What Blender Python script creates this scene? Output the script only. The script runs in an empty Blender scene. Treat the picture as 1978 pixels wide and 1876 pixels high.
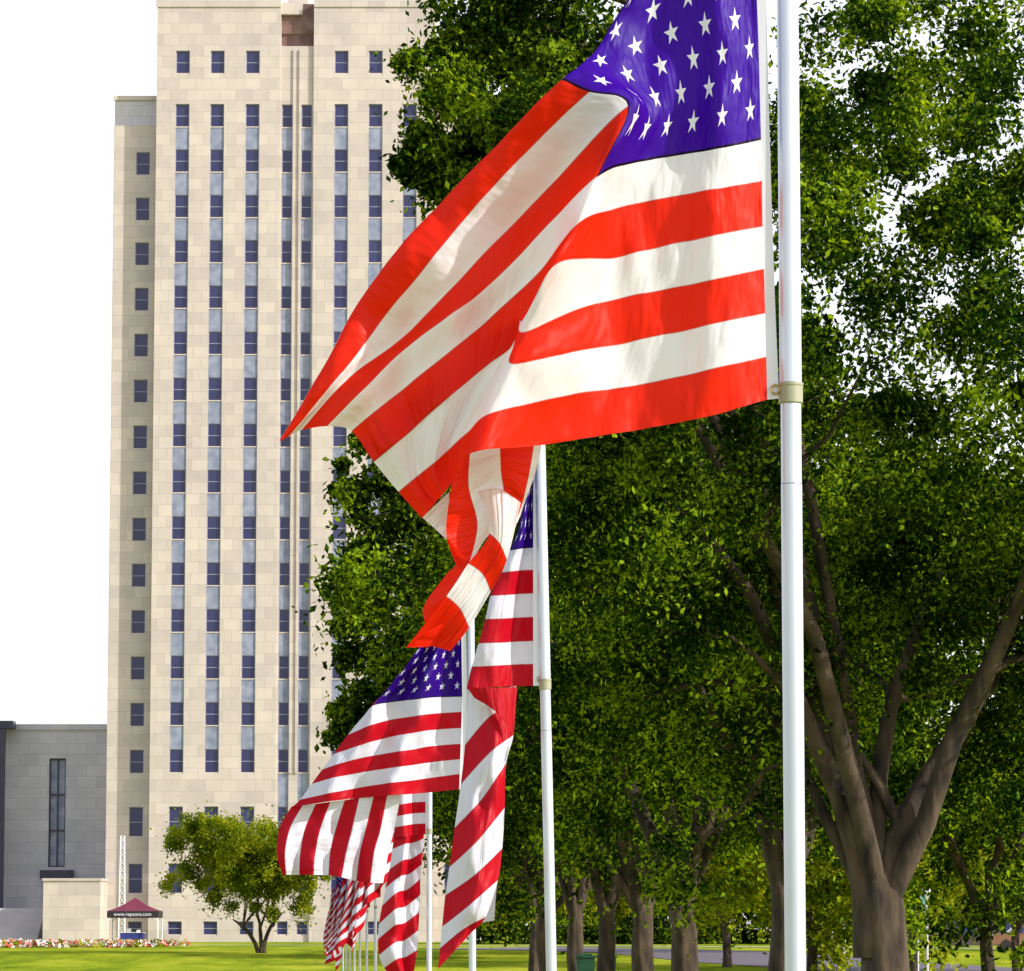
import bpy, math, random
import numpy as np
from mathutils import Vector, noise
random.seed(3)
SC=bpy.context.scene
COL=SC.collection
TH=math.atan(862/7600.0); S_,C_=math.sin(TH),math.cos(TH); F_=7600.0; CZ=1.2
# survey helper: real-world point on the vertical plane at distance Y
def W(px,py,Y):
    u=(px-989)/F_; v=(938-py)/F_
    t=Y/(C_-v*S_)
    return Vector((u*t,Y,CZ+(S_+v*C_)*t))
TP=[(-200,0),(10,0),(140,-1.2),(184,-0.9),(228,-0.02),(260,0.25),(300,0.4),(6000,0.4)]
def terr(y):
    for (a,za),(b,zb) in zip(TP,TP[1:]):
        if y<=b: return za+(zb-za)*max(0,(y-a))/(b-a)
    return 0.4
# ---------------- materials ----------------
def newmat(name):
    m=bpy.data.materials.new(name); m.use_nodes=True
    nt=m.node_tree; nt.nodes.clear()
    out=nt.nodes.new('ShaderNodeOutputMaterial')
    return m,nt,out
def nd(nt,t,**k):
    n=nt.nodes.new(t)
    for a,b in k.items(): setattr(n,a,b)
    return n
def ramp(nt,fac,stops):
    r=nd(nt,'ShaderNodeValToRGB'); e=r.color_ramp.elements
    e[0].position=stops[0][0]; e[0].color=(*stops[0][1],1)
    e[1].position=stops[-1][0]; e[1].color=(*stops[-1][1],1)
    for p,c in stops[1:-1]:
        x=e.new(p); x.color=(*c,1)
    nt.links.new(fac,r.inputs[0]); return r.outputs[0]
def simple(name,c1,c2=None,scale=3.0,rough=0.6,metal=0.0,bump=0.0,detail=5,stretch=None):
    m,nt,out=newmat(name)
    if c2 is None: c2=tuple(x*0.8 for x in c1)
    tc=nd(nt,'ShaderNodeTexCoord'); nz=nd(nt,'ShaderNodeTexNoise')
    nz.inputs['Scale'].default_value=scale; nz.inputs['Detail'].default_value=detail
    src=tc.outputs['Object']
    if stretch:
        mp=nd(nt,'ShaderNodeMapping'); mp.inputs['Scale'].default_value=stretch; nt.links.new(src,mp.inputs[0]); src=mp.outputs[0]
    nt.links.new(src,nz.inputs['Vector'])
    col=ramp(nt,nz.outputs['Fac'],[(0.3,c2),(0.7,c1)])
    b=nd(nt,'ShaderNodeBsdfPrincipled'); nt.links.new(col,b.inputs['Base Color'])
    b.inputs['Roughness'].default_value=rough; b.inputs['Metallic'].default_value=metal
    if bump:
        bp=nd(nt,'ShaderNodeBump'); bp.inputs['Strength'].default_value=bump; bp.inputs['Distance'].default_value=0.08
        nt.links.new(nz.outputs['Fac'],bp.inputs['Height']); nt.links.new(bp.outputs[0],b.inputs['Normal'])
    nt.links.new(b.outputs[0],out.inputs[0]); return m
def stone(name,c1,c2,mortar,bw=1.3,bh=0.9):
    m,nt,out=newmat(name)
    tc=nd(nt,'ShaderNodeTexCoord'); sp=nd(nt,'ShaderNodeSeparateXYZ'); cb=nd(nt,'ShaderNodeCombineXYZ')
    nt.links.new(tc.outputs['Object'],sp.inputs[0])
    ad=nd(nt,'ShaderNodeMath',operation='ADD'); nt.links.new(sp.outputs[0],ad.inputs[0]); nt.links.new(sp.outputs[1],ad.inputs[1])
    nt.links.new(ad.outputs[0],cb.inputs[0]); nt.links.new(sp.outputs[2],cb.inputs[1])
    br=nd(nt,'ShaderNodeTexBrick'); br.inputs['Scale'].default_value=1.0
    br.inputs['Brick Width'].default_value=bw; br.inputs['Row Height'].default_value=bh
    br.inputs['Mortar Size'].default_value=0.025; br.inputs['Mortar Smooth'].default_value=0.3; br.inputs['Bias'].default_value=0.0
    br.inputs['Color1'].default_value=(*c1,1); br.inputs['Color2'].default_value=(*c2,1); br.inputs['Mortar'].default_value=(*mortar,1)
    nt.links.new(cb.outputs[0],br.inputs['Vector'])
    nz=nd(nt,'ShaderNodeTexNoise'); nz.inputs['Scale'].default_value=0.35; nz.inputs['Detail'].default_value=8; nz.inputs['Roughness'].default_value=0.65
    nt.links.new(tc.outputs['Object'],nz.inputs['Vector'])
    st=ramp(nt,nz.outputs['Fac'],[(0.3,(0.82,0.83,0.86)),(0.65,(1.0,1.0,0.99))])
    mx=nd(nt,'ShaderNodeMixRGB',blend_type='MULTIPLY'); mx.inputs[0].default_value=1
    nt.links.new(br.outputs[0],mx.inputs[1]); nt.links.new(st,mx.inputs[2])
    b=nd(nt,'ShaderNodeBsdfPrincipled'); b.inputs['Roughness'].default_value=0.85
    nt.links.new(mx.outputs[0],b.inputs['Base Color']); nt.links.new(b.outputs[0],out.inputs[0]); return m
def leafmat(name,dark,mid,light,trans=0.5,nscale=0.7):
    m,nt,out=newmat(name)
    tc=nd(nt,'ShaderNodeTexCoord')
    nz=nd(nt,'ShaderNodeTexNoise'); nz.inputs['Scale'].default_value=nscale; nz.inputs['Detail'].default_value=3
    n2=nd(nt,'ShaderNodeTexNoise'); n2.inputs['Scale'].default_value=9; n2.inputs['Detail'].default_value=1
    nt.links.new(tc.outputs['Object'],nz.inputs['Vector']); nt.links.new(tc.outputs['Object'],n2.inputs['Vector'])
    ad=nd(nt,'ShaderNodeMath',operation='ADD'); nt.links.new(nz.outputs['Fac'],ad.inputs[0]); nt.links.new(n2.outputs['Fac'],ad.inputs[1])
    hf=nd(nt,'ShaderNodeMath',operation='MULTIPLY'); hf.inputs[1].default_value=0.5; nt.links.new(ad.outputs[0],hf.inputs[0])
    col=ramp(nt,hf.outputs[0],[(0.41,dark),(0.51,mid),(0.60,light)])  # noise patches put sunlit clumps and dark crown interior into the leaf colour
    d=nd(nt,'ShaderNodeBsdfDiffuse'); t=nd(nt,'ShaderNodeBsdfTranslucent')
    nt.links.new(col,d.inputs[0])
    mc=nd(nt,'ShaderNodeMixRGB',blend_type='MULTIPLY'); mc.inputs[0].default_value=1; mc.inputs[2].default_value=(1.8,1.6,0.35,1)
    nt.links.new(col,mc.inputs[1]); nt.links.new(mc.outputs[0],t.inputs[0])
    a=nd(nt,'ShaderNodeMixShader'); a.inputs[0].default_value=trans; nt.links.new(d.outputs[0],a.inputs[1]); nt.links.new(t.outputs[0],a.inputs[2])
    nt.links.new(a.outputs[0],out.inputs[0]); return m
def flagmat(name,red,white,blue,trans=0.4):
    m,nt,out=newmat(name)
    def M(op,*a):
        n=nd(nt,'ShaderNodeMath',operation=op)
        for i,x in enumerate(a):
            if isinstance(x,(int,float)): n.inputs[i].default_value=x
            else: nt.links.new(x,n.inputs[i])
        return n.outputs[0]
    uv=nd(nt,'ShaderNodeUVMap'); uv.uv_map='UVMap'; sp=nd(nt,'ShaderNodeSeparateXYZ'); nt.links.new(uv.outputs[0],sp.inputs[0])
    u,v=sp.outputs[0],sp.outputs[1]
    rr=M('MULTIPLY',M('SUBTRACT',1.0,v),13.0)
    par=M('MODULO',M('FLOOR',rr),2.0)
    inc=M('MULTIPLY',M('LESS_THAN',u,0.4),M('LESS_THAN',rr,7.0))
    x=M('MULTIPLY',u,30.0); y=M('MULTIPLY',rr,10.0/7)
    def star(ax,ay):
        th=M('ARCTAN2',ax,M('MULTIPLY',ay,-1.0))
        ph=M('PINGPONG',th,math.pi/5)
        r=M('SQRT',M('ADD',M('MULTIPLY',ax,ax),M('MULTIPLY',ay,ay)))
        q=M('ADD',M('MULTIPLY',M('COSINE',ph),0.2245),M('MULTIPLY',M('SINE',ph),0.691))
        return M('LESS_THAN',M('MULTIPLY',r,q),0.2245*0.42)
    sa=star(M('SUBTRACT',M('MODULO',x,2.0),1.0),M('SUBTRACT',M('MODULO',y,2.0),1.0))
    sb=star(M('SUBTRACT',M('MODULO',M('ADD',x,1.0),2.0),1.0),M('SUBTRACT',M('MODULO',M('ADD',y,1.0),2.0),1.0))
    mb=M('MULTIPLY',M('MULTIPLY',M('GREATER_THAN',x,1.0),M('LESS_THAN',x,11.0)),M('MULTIPLY',M('GREATER_THAN',y,1.0),M('LESS_THAN',y,9.0)))
    st=M('MAXIMUM',sa,M('MULTIPLY',sb,mb))
    def mix(f,a,b):
        n=nd(nt,'ShaderNodeMixRGB'); nt.links.new(f,n.inputs[0])
        for i,c in ((1,a),(2,b)):
            if isinstance(c,tuple): n.inputs[i].default_value=(*c,1)
            else: nt.links.new(c,n.inputs[i])
        return n.outputs[0]
    stripes=mix(par,red,white)
    fr=M('FRACT',rr); seam=M('GREATER_THAN',M('ABSOLUTE',M('SUBTRACT',fr,0.5)),0.482)
    stripes=mix(M('MULTIPLY',seam,0.55),stripes,(red[0]*0.6,red[1]+0.02,red[2]+0.02))
    cant=mix(st,blue,white)
    col=mix(inc,stripes,cant)
    edge=M('MULTIPLY',M('LESS_THAN',u,0.402),M('LESS_THAN',M('ABSOLUTE',M('SUBTRACT',rr,7.0)),0.03))
    edge2=M('MULTIPLY',M('LESS_THAN',M('ABSOLUTE',M('SUBTRACT',u,0.4)),0.0018),M('LESS_THAN',rr,7.0))
    col=mix(M('MAXIMUM',edge,edge2),col,(0.01,0.0,0.02))
    d=nd(nt,'ShaderNodeBsdfDiffuse'); t=nd(nt,'ShaderNodeBsdfTranslucent')
    nt.links.new(col,d.inputs[0]); nt.links.new(col,t.inputs[0])
    g=nd(nt,'ShaderNodeBsdfGlossy'); g.inputs['Roughness'].default_value=0.45
    a=nd(nt,'ShaderNodeMixShader'); a.inputs[0].default_value=trans; nt.links.new(d.outputs[0],a.inputs[1]); nt.links.new(t.outputs[0],a.inputs[2])
    b=nd(nt,'ShaderNodeMixShader'); b.inputs[0].default_value=0.012; nt.links.new(a.outputs[0],b.inputs[1]); nt.links.new(g.outputs[0],b.inputs[2])
    nz=nd(nt,'ShaderNodeTexNoise'); nz.inputs['Scale'].default_value=16; nz.inputs['Detail'].default_value=3
    mp=nd(nt,'ShaderNodeMapping'); mp.inputs['Scale'].default_value=(1.0,0.35,1); nt.links.new(uv.outputs[0],mp.inputs[0]); nt.links.new(mp.outputs[0],nz.inputs['Vector'])
    bp=nd(nt,'ShaderNodeBump'); bp.inputs['Strength'].default_value=0.9; bp.inputs['Distance'].default_value=0.035
    nt.links.new(nz.outputs['Fac'],bp.inputs['Height'])
    for q in (d,t,g): nt.links.new(bp.outputs[0],q.inputs['Normal'])
    nt.links.new(b.outputs[0],out.inputs[0]); return m

M_STONE=stone('limestone',(0.62,0.54,0.47),(0.515,0.45,0.40),(0.46,0.405,0.365))
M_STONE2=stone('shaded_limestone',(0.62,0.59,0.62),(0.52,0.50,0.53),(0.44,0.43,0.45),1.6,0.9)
M_SPAN=simple('spandrel_metal',(0.31,0.34,0.43),(0.17,0.195,0.29),1.5,0.5,0.1)
M_FRAME=simple('window_frame_paint',(0.30,0.31,0.42),(0.22,0.23,0.34),2,0.5)
M_GLASS=simple('dark_glass',(0.035,0.038,0.13),(0.014,0.017,0.07),0.35,0.25)
M_BRONZE=simple('dark_bronze',(0.05,0.045,0.085),(0.03,0.028,0.055),1,0.4,0.3)
M_RUST=simple('brown_terracotta',(0.27,0.16,0.13),(0.10,0.06,0.055),0.9,0.8)
M_ALU=simple('brushed_aluminium',(0.62,0.66,0.77),(0.54,0.58,0.69),4,0.34,0.45)
M_COLLAR=simple('beige_plastic_collar',(0.34,0.33,0.23),(0.28,0.28,0.20),8,0.4)
M_CANVAS=simple('white_canvas',(0.76,0.76,0.86),(0.7,0.7,0.8),6,0.8)
M_BRASS=simple('brass',(0.55,0.38,0.12),(0.4,0.28,0.1),9,0.35,0.9)
M_BARK=simple('elm_bark',(0.10,0.068,0.045),(0.008,0.006,0.005),4,0.95,0,1.0,9,(1,1,0.3))
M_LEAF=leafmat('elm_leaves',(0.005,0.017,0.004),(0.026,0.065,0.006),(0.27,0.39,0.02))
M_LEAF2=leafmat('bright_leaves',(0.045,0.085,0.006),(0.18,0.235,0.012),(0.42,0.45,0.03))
M_ASPH=simple('asphalt',(0.16,0.13,0.17),(0.12,0.10,0.13),1.5,0.9)
M_CONC=simple('concrete',(0.5,0.47,0.47),(0.42,0.4,0.40),0.8,0.85)
M_WHITE=simple('white_paint',(0.8,0.8,0.8),(0.72,0.72,0.74),3,0.4)
M_MAROON=simple('maroon_fabric',(0.17,0.02,0.05),(0.12,0.012,0.035),2,0.8)
M_NAVY=simple('navy_fabric',(0.03,0.04,0.25),(0.02,0.03,0.18),2,0.8)
M_GREEN=simple('green_plastic',(0.02,0.10,0.05),(0.015,0.07,0.035),3,0.4)
M_SIGN=simple('teal_sign_paint',(0.2,0.42,0.36),(0.17,0.36,0.31),3,0.4)
M_BLACK=simple('black_rubber',(0.02,0.015,0.02),(0.012,0.01,0.012),3,0.7)
M_BRICK=stone('brown_brick',(0.10,0.06,0.055),(0.07,0.045,0.045),(0.06,0.055,0.05),0.3,0.1)
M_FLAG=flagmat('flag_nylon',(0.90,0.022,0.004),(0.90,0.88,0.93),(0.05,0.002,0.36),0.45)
M_FLAG2=flagmat('flag_nylon_shaded',(0.50,0.004,0.016),(0.70,0.70,0.84),(0.03,0.003,0.22),0.35)  # same nylon, weaker light on the farther flags put into its colours
def grassmat():
    m,nt,out=newmat('lawn_grass')
    tc=nd(nt,'ShaderNodeTexCoord')
    nz=nd(nt,'ShaderNodeTexNoise'); nz.inputs['Scale'].default_value=0.16; nz.inputs['Detail'].default_value=9; nz.inputs['Roughness'].default_value=0.75
    mp=nd(nt,'ShaderNodeMapping'); mp.inputs['Scale'].default_value=(1,0.3,1)
    nt.links.new(tc.outputs['Object'],mp.inputs[0]); nt.links.new(mp.outputs[0],nz.inputs['Vector'])
    col=ramp(nt,nz.outputs['Fac'],[(0.36,(0.10,0.16,0.014)),(0.5,(0.24,0.30,0.018)),(0.64,(0.42,0.42,0.04))])
    b=nd(nt,'ShaderNodeBsdfDiffuse'); nt.links.new(col,b.inputs[0])
    bp=nd(nt,'ShaderNodeBump'); bp.inputs['Strength'].default_value=0.7; bp.inputs['Distance'].default_value=0.1
    n3=nd(nt,'ShaderNodeTexNoise'); n3.inputs['Scale'].default_value=6; nt.links.new(tc.outputs['Object'],n3.inputs['Vector'])
    nt.links.new(n3.outputs['Fac'],bp.inputs['Height']); nt.links.new(bp.outputs[0],b.inputs['Normal'])
    nt.links.new(b.outputs[0],out.inputs[0]); return m
M_GRASS=grassmat()
# ---------------- builders ----------------
class MB:
    def __init__(s): s.v=[]; s.f=[]; s.m=[]; s.uv=None
    def quad(s,a,b,c,d,m=0):
        n=len(s.v); s.v+= [tuple(a),tuple(b),tuple(c),tuple(d)]; s.f.append((n,n+1,n+2,n+3)); s.m.append(m)
    def box(s,x0,x1,y0,y1,z0,z1,m=0):
        n=len(s.v)
        s.v+=[(x0,y0,z0),(x1,y0,z0),(x1,y1,z0),(x0,y1,z0),(x0,y0,z1),(x1,y0,z1),(x1,y1,z1),(x0,y1,z1)]
        for q in ((0,3,2,1),(4,5,6,7),(0,1,5,4),(1,2,6,5),(2,3,7,6),(3,0,4,7)):
            s.f.append(tuple(n+i for i in q)); s.m.append(m)
    def tube(s,pts,rad,n=10,m=0,caps=True,rough=0.0):
        pts=[Vector(p) for p in pts]; base=len(s.v)
        for i,p in enumerate(pts):
            t=(pts[min(i+1,len(pts)-1)]-pts[max(i-1,0)])
            if t.length<1e-9: t=Vector((0,0,1))
            t.normalize()
            ref=Vector((1,0,0)) if abs(t.x)<0.8 else Vector((0,1,0))
            a=t.cross(ref).normalized(); b=t.cross(a)
            for k in range(n):
                an=2*math.pi*k/n; q=1.0
                if rough: q=1+rough*(noise.noise(Vector((math.cos(an)*2.2,math.sin(an)*2.2,p.z*0.5+p.x*0.3)))+0.4*math.sin(an*5+p.z*0.4))
                s.v.append(tuple(p+(a*math.cos(an)+b*math.sin(an))*rad[i]*q))
        for i in range(len(pts)-1):
            for k in range(n):
                k2=(k+1)%n
                s.f.append((base+i*n+k,base+i*n+k2,base+(i+1)*n+k2,base+(i+1)*n+k)); s.m.append(m)
        if caps:
            nb=len(s.v); s.v+=s.v[base:base+n]; s.f.append(tuple(nb+k for k in range(n))); s.m.append(m)
            e=base+(len(pts)-1)*n
            nb=len(s.v); s.v+=s.v[e:e+n]; s.f.append(tuple(nb+k for k in reversed(range(n)))); s.m.append(m)
    def mesh(s,name,mats,smooth=False,uvs=None):
        me=bpy.data.meshes.new(name); me.from_pydata(s.v,[],s.f)
        for mm in mats: me.materials.append(mm)
        me.polygons.foreach_set('material_index',s.m)
        if smooth: me.polygons.foreach_set('use_smooth',[len(f)==4 for f in s.f])
        me.update(); return me
def obj(name,me,parent=None,loc=None,**props):
    o=bpy.data.objects.new(name,me); COL.objects.link(o)
    if parent is not None: o.parent=parent
    if loc is not None: o.location=loc
    for k,v in props.items(): o[k]=v
    return o
def thing(name,label,cat,loc=(0,0,0),group=None):
    o=bpy.data.objects.new(name,None); COL.objects.link(o); o.location=loc; o.empty_display_size=0.3
    o['label']=label; o['category']=cat
    if group: o['group']=group
    return o
def part(name,mb,mats,parent,smooth=False,**p):
    L=parent.location
    mb.v=[(x-L.x,y-L.y,z-L.z) for x,y,z in mb.v]
    return obj(name,mb.mesh(name,mats,smooth),parent,**p)

# ---------------- ground ----------------
g=MB()
ys=[-100,-40,0,10]+list(range(14,140,6))+[140]+list(range(144,184,4))+[184]+list(range(188,228,4))+[228]+list(range(232,300,4))+[300,320,360,450,700,1500,6000]
xs=[-3000,-600,-200,-100,-60,-40,-20,-10,0,10,20,40,60,100,200,600,3000]
for i in range(len(ys)-1):
    for j in range(len(xs)-1):
        g.quad((xs[j],ys[i],terr(ys[i])),(xs[j+1],ys[i],terr(ys[i])),(xs[j+1],ys[i+1],terr(ys[i+1])),(xs[j],ys[i+1],terr(ys[i+1])))
me=g.mesh('ground',[M_GRASS]); o=obj('ground',me,kind='structure')
def drape(name,path,width,mat,dz,step=2.0):
    mb=MB(); P=[Vector(p) for p in path]; pts=[]
    for a,b in zip(P,P[1:]):
        n=max(1,int((b-a).length/step))
        for k in range(n): pts.append(a.lerp(b,k/n))
    pts.append(P[-1]); rows=[]
    for i,p in enumerate(pts):
        t=(pts[min(i+1,len(pts)-1)]-pts[max(i-1,0)]).normalized(); nrm=Vector((-t.y,t.x))
        rows.append([p+nrm*(width*(k/6-0.5)) for k in range(7)])
    for a,b in zip(rows,rows[1:]):
        for k in range(6):
            q=[a[k],a[k+1],b[k+1],b[k]]
            mb.quad(*[(w.x,w.y,terr(w.y)+dz) for w in q])
    return obj(name,mb.mesh(name,[mat]),kind='structure')
drape('road',[(-2,250),(6,241),(11,228),(15,210),(20,196),(32,178),(70,150)],11,M_ASPH,0.03)
drape('pavement',[(-60,264),(-10,264),(0,262),(12,256),(30,246),(70,236)],2.2,M_CONC,0.035)

# ---------------- office tower ----------------
YT=308.0
def ZP(py,Y=YT): return W(989,py,Y).z
def XP(px,Y=YT,ref=1100): return W(px,ref,Y).x
def relief(mb,xs,zs,Y0,dep,mt,back):
    nx,nz=len(xs)-1,len(zs)-1
    def D(i,j): return dep(i,j) if 0<=i<nx and 0<=j<nz else back
    for i in range(nx):
        for j in range(nz):
            d=D(i,j); m=mt(i,j); y=Y0+d
            mb.quad((xs[i],y,zs[j]),(xs[i+1],y,zs[j]),(xs[i+1],y,zs[j+1]),(xs[i],y,zs[j+1]),m)
            for (di,dj) in ((1,0),(0,1),(-1,0),(0,-1)):
                e=D(i+di,j+dj)
                if e>d+1e-6:
                    y2=Y0+e
                    if di==1: mb.quad((xs[i+1],y,zs[j]),(xs[i+1],y2,zs[j]),(xs[i+1],y2,zs[j+1]),(xs[i+1],y,zs[j+1]),0)
                    if di==-1: mb.quad((xs[i],y2,zs[j]),(xs[i],y,zs[j]),(xs[i],y,zs[j+1]),(xs[i],y2,zs[j+1]),0)
                    if dj==1: mb.quad((xs[i],y,zs[j+1]),(xs[i+1],y,zs[j+1]),(xs[i+1],y2,zs[j+1]),(xs[i],y2,zs[j+1]),0)
                    if dj==-1: mb.quad((xs[i],y2,zs[j]),(xs[i+1],y2,zs[j]),(xs[i+1],y,zs[j]),(xs[i],y,zs[j]),0)
tower=thing('office_tower','tall pale limestone art deco office tower with window columns','building',(XP(570),YT+10,terr(300)))
rows_py=[98,201,288,376,463,551,640,729,818,907,997,1086,1176,1266,1356,1447,1558,1668,1780]
H1=ZP(201)-ZP(246.5); H2=ZP(1558)-ZP(1617)
rz=[]
for i,p in enumerate(rows_py):
    t=ZP(p); h=H1 if i<16 else H2
    if i==18: h=ZP(1780)-(0.9)
    rz.append((t-h,t))
zbase=0.0
cols_main=[(344,27,'w'),(412,27,'w'),(481,27,'w'),(549,21,'n'),(587,21,'n'),(655,27,'w'),(722,27,'w'),(789,27,'w')]
wcache={}
def window_mesh(w,h):
    k=(round(w,2),round(h,2))
    if k in wcache: return wcache[k]
    mb=MB(); f=0.06
    mb.quad((f,0.05,f),(w-f,0.05,f),(w-f,0.05,h-f),(f,0.05,h-f),1)
    mb.box(0,f,0,0.09,0,h,0); mb.box(w-f,w,0,0.09,0,h,0)
    mb.box(f,w-f,0,0.09,0,f,0); mb.box(f,w-f,0,0.09,h-f,h,0)
    mb.box(f,w-f,0.01,0.088,h*0.5-0.03,h*0.5+0.03,0)
    mb.box(-0.0,w,-0.10,0,0.0,0.1,2)
    me=mb.mesh('window',[M_FRAME,M_GLASS,M_STONE]); wcache[k]=me; return me
xs=[XP(293),XP(839)]
for c,w,t in cols_main: xs+=[XP(c-w/2),XP(c+w/2)]
xs+=[XP(538.5-3),XP(597.5+3)]
xs=sorted(xs)
zs=[zbase,ZP(2),ZP(25),ZP(60),ZP(88)]
for a,b in rz: zs+=[a,b]
zs=sorted(zs)
def incol(x):
    for k,(c,w,t) in enumerate(cols_main):
        if XP(c-w/2)<x<XP(c+w/2): return k
    return None
def inrow(z):
    for k,(a,b) in enumerate(rz):
        if a<z<b: return k
    return None
zstrip_top=rz[1][1]; zstrip_bot=rz[15][0]
CX0,CX1=XP(535.5),XP(600.5)
def cellinfo(i,j):
    x=(xs[i]+xs[i+1])/2; z=(zs[j]+zs[j+1])/2
    c=incol(x); r=inrow(z); center=CX0<x<CX1
    if center:
        if z>ZP(25): return (1.0 if x>XP(580) else 0.5),(2 if x>XP(580) else 0)
        if z>ZP(60): return 0.9,2
        if z>ZP(88): return 1.1,2
        if c is not None:
            if r is not None and r>0: return 0.5,1
            if z<zstrip_top and z>zstrip_bot-6.5: return 0.36,1
        return 0.22,0
    if c is not None:
        if r is not None: return 0.24,1
        if zstrip_bot<z<zstrip_top: return 0.1,1
    return 0.0,0
wall=MB(); relief(wall,xs,zs,YT,lambda i,j:cellinfo(i,j)[0],lambda i,j:cellinfo(i,j)[1],1.2)
wall.box(xs[0],xs[-1],YT+1.2,YT+22,zbase,ZP(2),0)
for px in (562.5,574,):
    wall.box(XP(px)-0.1,XP(px)+0.1,YT+0.10,YT+0.22-0.003,zstrip_bot,ZP(95),0)
wall.box(xs[0]-0.1,CX0,YT-0.1,YT-0.003,ZP(2)-0.5,ZP(2)+0.05,0); wall.box(CX1,xs[-1]+0.1,YT-0.1,YT-0.003,ZP(2)-0.5,ZP(2)+0.05,0)
part('wall',wall,[M_STONE,M_SPAN,M_RUST],tower)
ph=MB(); ph.box(XP(545),XP(583),YT+3,YT+14,ZP(2)+0.003,ZP(-50),0); part('penthouse',ph,[M_STONE],tower)
wins=[]
for side,(a,b,c) in {'l':(207,292.6,265),'r':(839.4,934,872)}.items():
    wxs=sorted([XP(a),XP(b),XP(c-13.5),XP(c+13.5)]); 
    wzs=[zbase,ZP(178),ZP(236)]
    wr=rz[2:]
    for q in wr: wzs+=list(q)
    wzs=sorted(wzs)
    def ci(i,j):
        x=(wxs[i]+wxs[i+1])/2; z=(wzs[j]+wzs[j+1])/2
        if z>ZP(236): return 0.5
        if XP(c-13.5)<x<XP(c+13.5) and any(p<z<q for p,q in wr): return 0.24
        return 0.0
    def cm(i,j): return 1 if (wzs[j]+wzs[j+1])/2>ZP(236) and side=='l' else 0  # tower's shadow on the left wing's top band, given as shaded stone colour
    mb=MB(); relief(mb,wxs,wzs,YT+1.3,ci,cm,0.9)
    mb.box(wxs[0],wxs[-1],YT+2.2,YT+20,zbase,ZP(178),0)
    mb.box(wxs[0]-0.1,wxs[-1]-0.01,YT+1.6,YT+1.797,ZP(178)-0.3,ZP(178)+0.05,0)
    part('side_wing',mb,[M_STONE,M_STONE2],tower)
    for k,(p,q) in enumerate(wr): wins.append((XP(c-13.5),YT+1.3+0.15,p,XP(c+13.5)-XP(c-13.5),q-p,0 if side=='l' else 5))
for c,w,t in cols_main:
    for k,(p,q) in enumerate(rz):
        if t=='n' and k==0: continue
        d=0.41 if t=='n' else 0.15
        pr=0
        if c>640: pr=3
        if c>700: pr=6 if k>6 else 2
        wins.append((XP(c-w/2),YT+d,p,XP(c+w/2)-XP(c-w/2),q-p,pr+ (1 if k>15 else 0)))
wins.sort(key=lambda w:w[5])
L=tower.location
rest=MB()
for i,(x,y,z,w,h,pr) in enumerate(wins):
    if i<100: obj('window',window_mesh(w,h),tower,(x-L.x,y-L.y,z-L.z))
    else:
        f=0.06
        rest.quad((x+f,y+0.05,z+f),(x+w-f,y+0.05,z+f),(x+w-f,y+0.05,z+h-f),(x+f,y+0.05,z+h-f),1)
        rest.box(x,x+f,y,y+0.09,z,z+h,0); rest.box(x+w-f,x+w,y,y+0.09,z,z+h,0)
        rest.box(x+f,x+w-f,y,y+0.09,z,z+f,0); rest.box(x+f,x+w-f,y,y+0.09,z+h-f,z+h,0)
        rest.box(x+f,x+w-f,y+0.01,y+0.088,z+h*0.5-0.03,z+h*0.5+0.03,0)
        rest.box(x,x+w,y-0.10,y-0.001,z,z+0.1,2)
part('window_rows',rest,[M_FRAME,M_GLASS,M_STONE],tower,kind='stuff')
# ---------------- low wing building ----------------
YC=324.0
low=thing('stone_hall','low grey limestone hall with tall dark bronze window','building',(XP(60,YC),YC+8,0.4))
mb=MB()
xs2=sorted([W(p,1500,YC).x for p in (-700,0,16,95,127,203,240)])
zc=lambda p:ZP(p,YC)
zs2=sorted([0.0,zc(1735),zc(1680),zc(1675),zc(1465),zc(1412),zc(1401)])
a95,a127=W(95,1500,YC).x,W(127,1500,YC).x
def ci2(i,j):
    x=(xs2[i]+xs2[i+1])/2; z=(zs2[j]+zs2[j+1])/2
    if a95<x<a127 and zc(1675)<z<zc(1465): return 0.5
    return 0.0
relief(mb,xs2,zs2,YC,ci2,lambda i,j:0,0.8)
mb.box(xs2[0],xs2[-1],YC+0.8,YC+25,0,zc(1401),0)
mb.box(xs2[0],xs2[-1],YC-0.15,YC-0.003,zc(1410),zc(1399),0)
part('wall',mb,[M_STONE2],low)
mb=MB(); z0,z1=zc(1675),zc(1465)
mb.quad((a95,YC+0.4,z0),(a127,YC+0.4,z0),(a127,YC+0.4,z1),(a95,YC+0.4,z1),1)
for t in (0,0.47,0.93): x=a95+(a127-a95)*t; mb.box(x,x+0.1,YC+0.2,YC+0.39,z0,z1,0)
for t in (0.0,0.33,0.66,0.985): z=z0+(z1-z0)*t; mb.box(a95+0.11,a127-0.11,YC+0.23,YC+0.385,z,z+0.12,0)
part('window',mb,[M_BRONZE,M_SPAN],low)
mb=MB()
for p0,p1 in ((-60,-30),(4,14),):
    mb.box(W(p0,1500,YC).x,W(p1,1500,YC).x,YC-2.0,YC-1.3,1.5,zc(1405),0)
mb.box(W(-400,1500,YC).x,W(30,1500,YC).x,YC-2.2,YC-0.16,zc(1409),zc(1395),0)
mb.quad((W(-400,1500,YC).x,YC-0.6,1.5),(W(0,1500,YC).x,YC-0.6,1.5),(W(0,1500,YC).x,YC-0.6,zc(1410)),(W(-400,1500,YC).x,YC-0.6,zc(1410)),1)
part('bronze_portico',mb,[M_BRONZE,M_GLASS],low)
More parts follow.
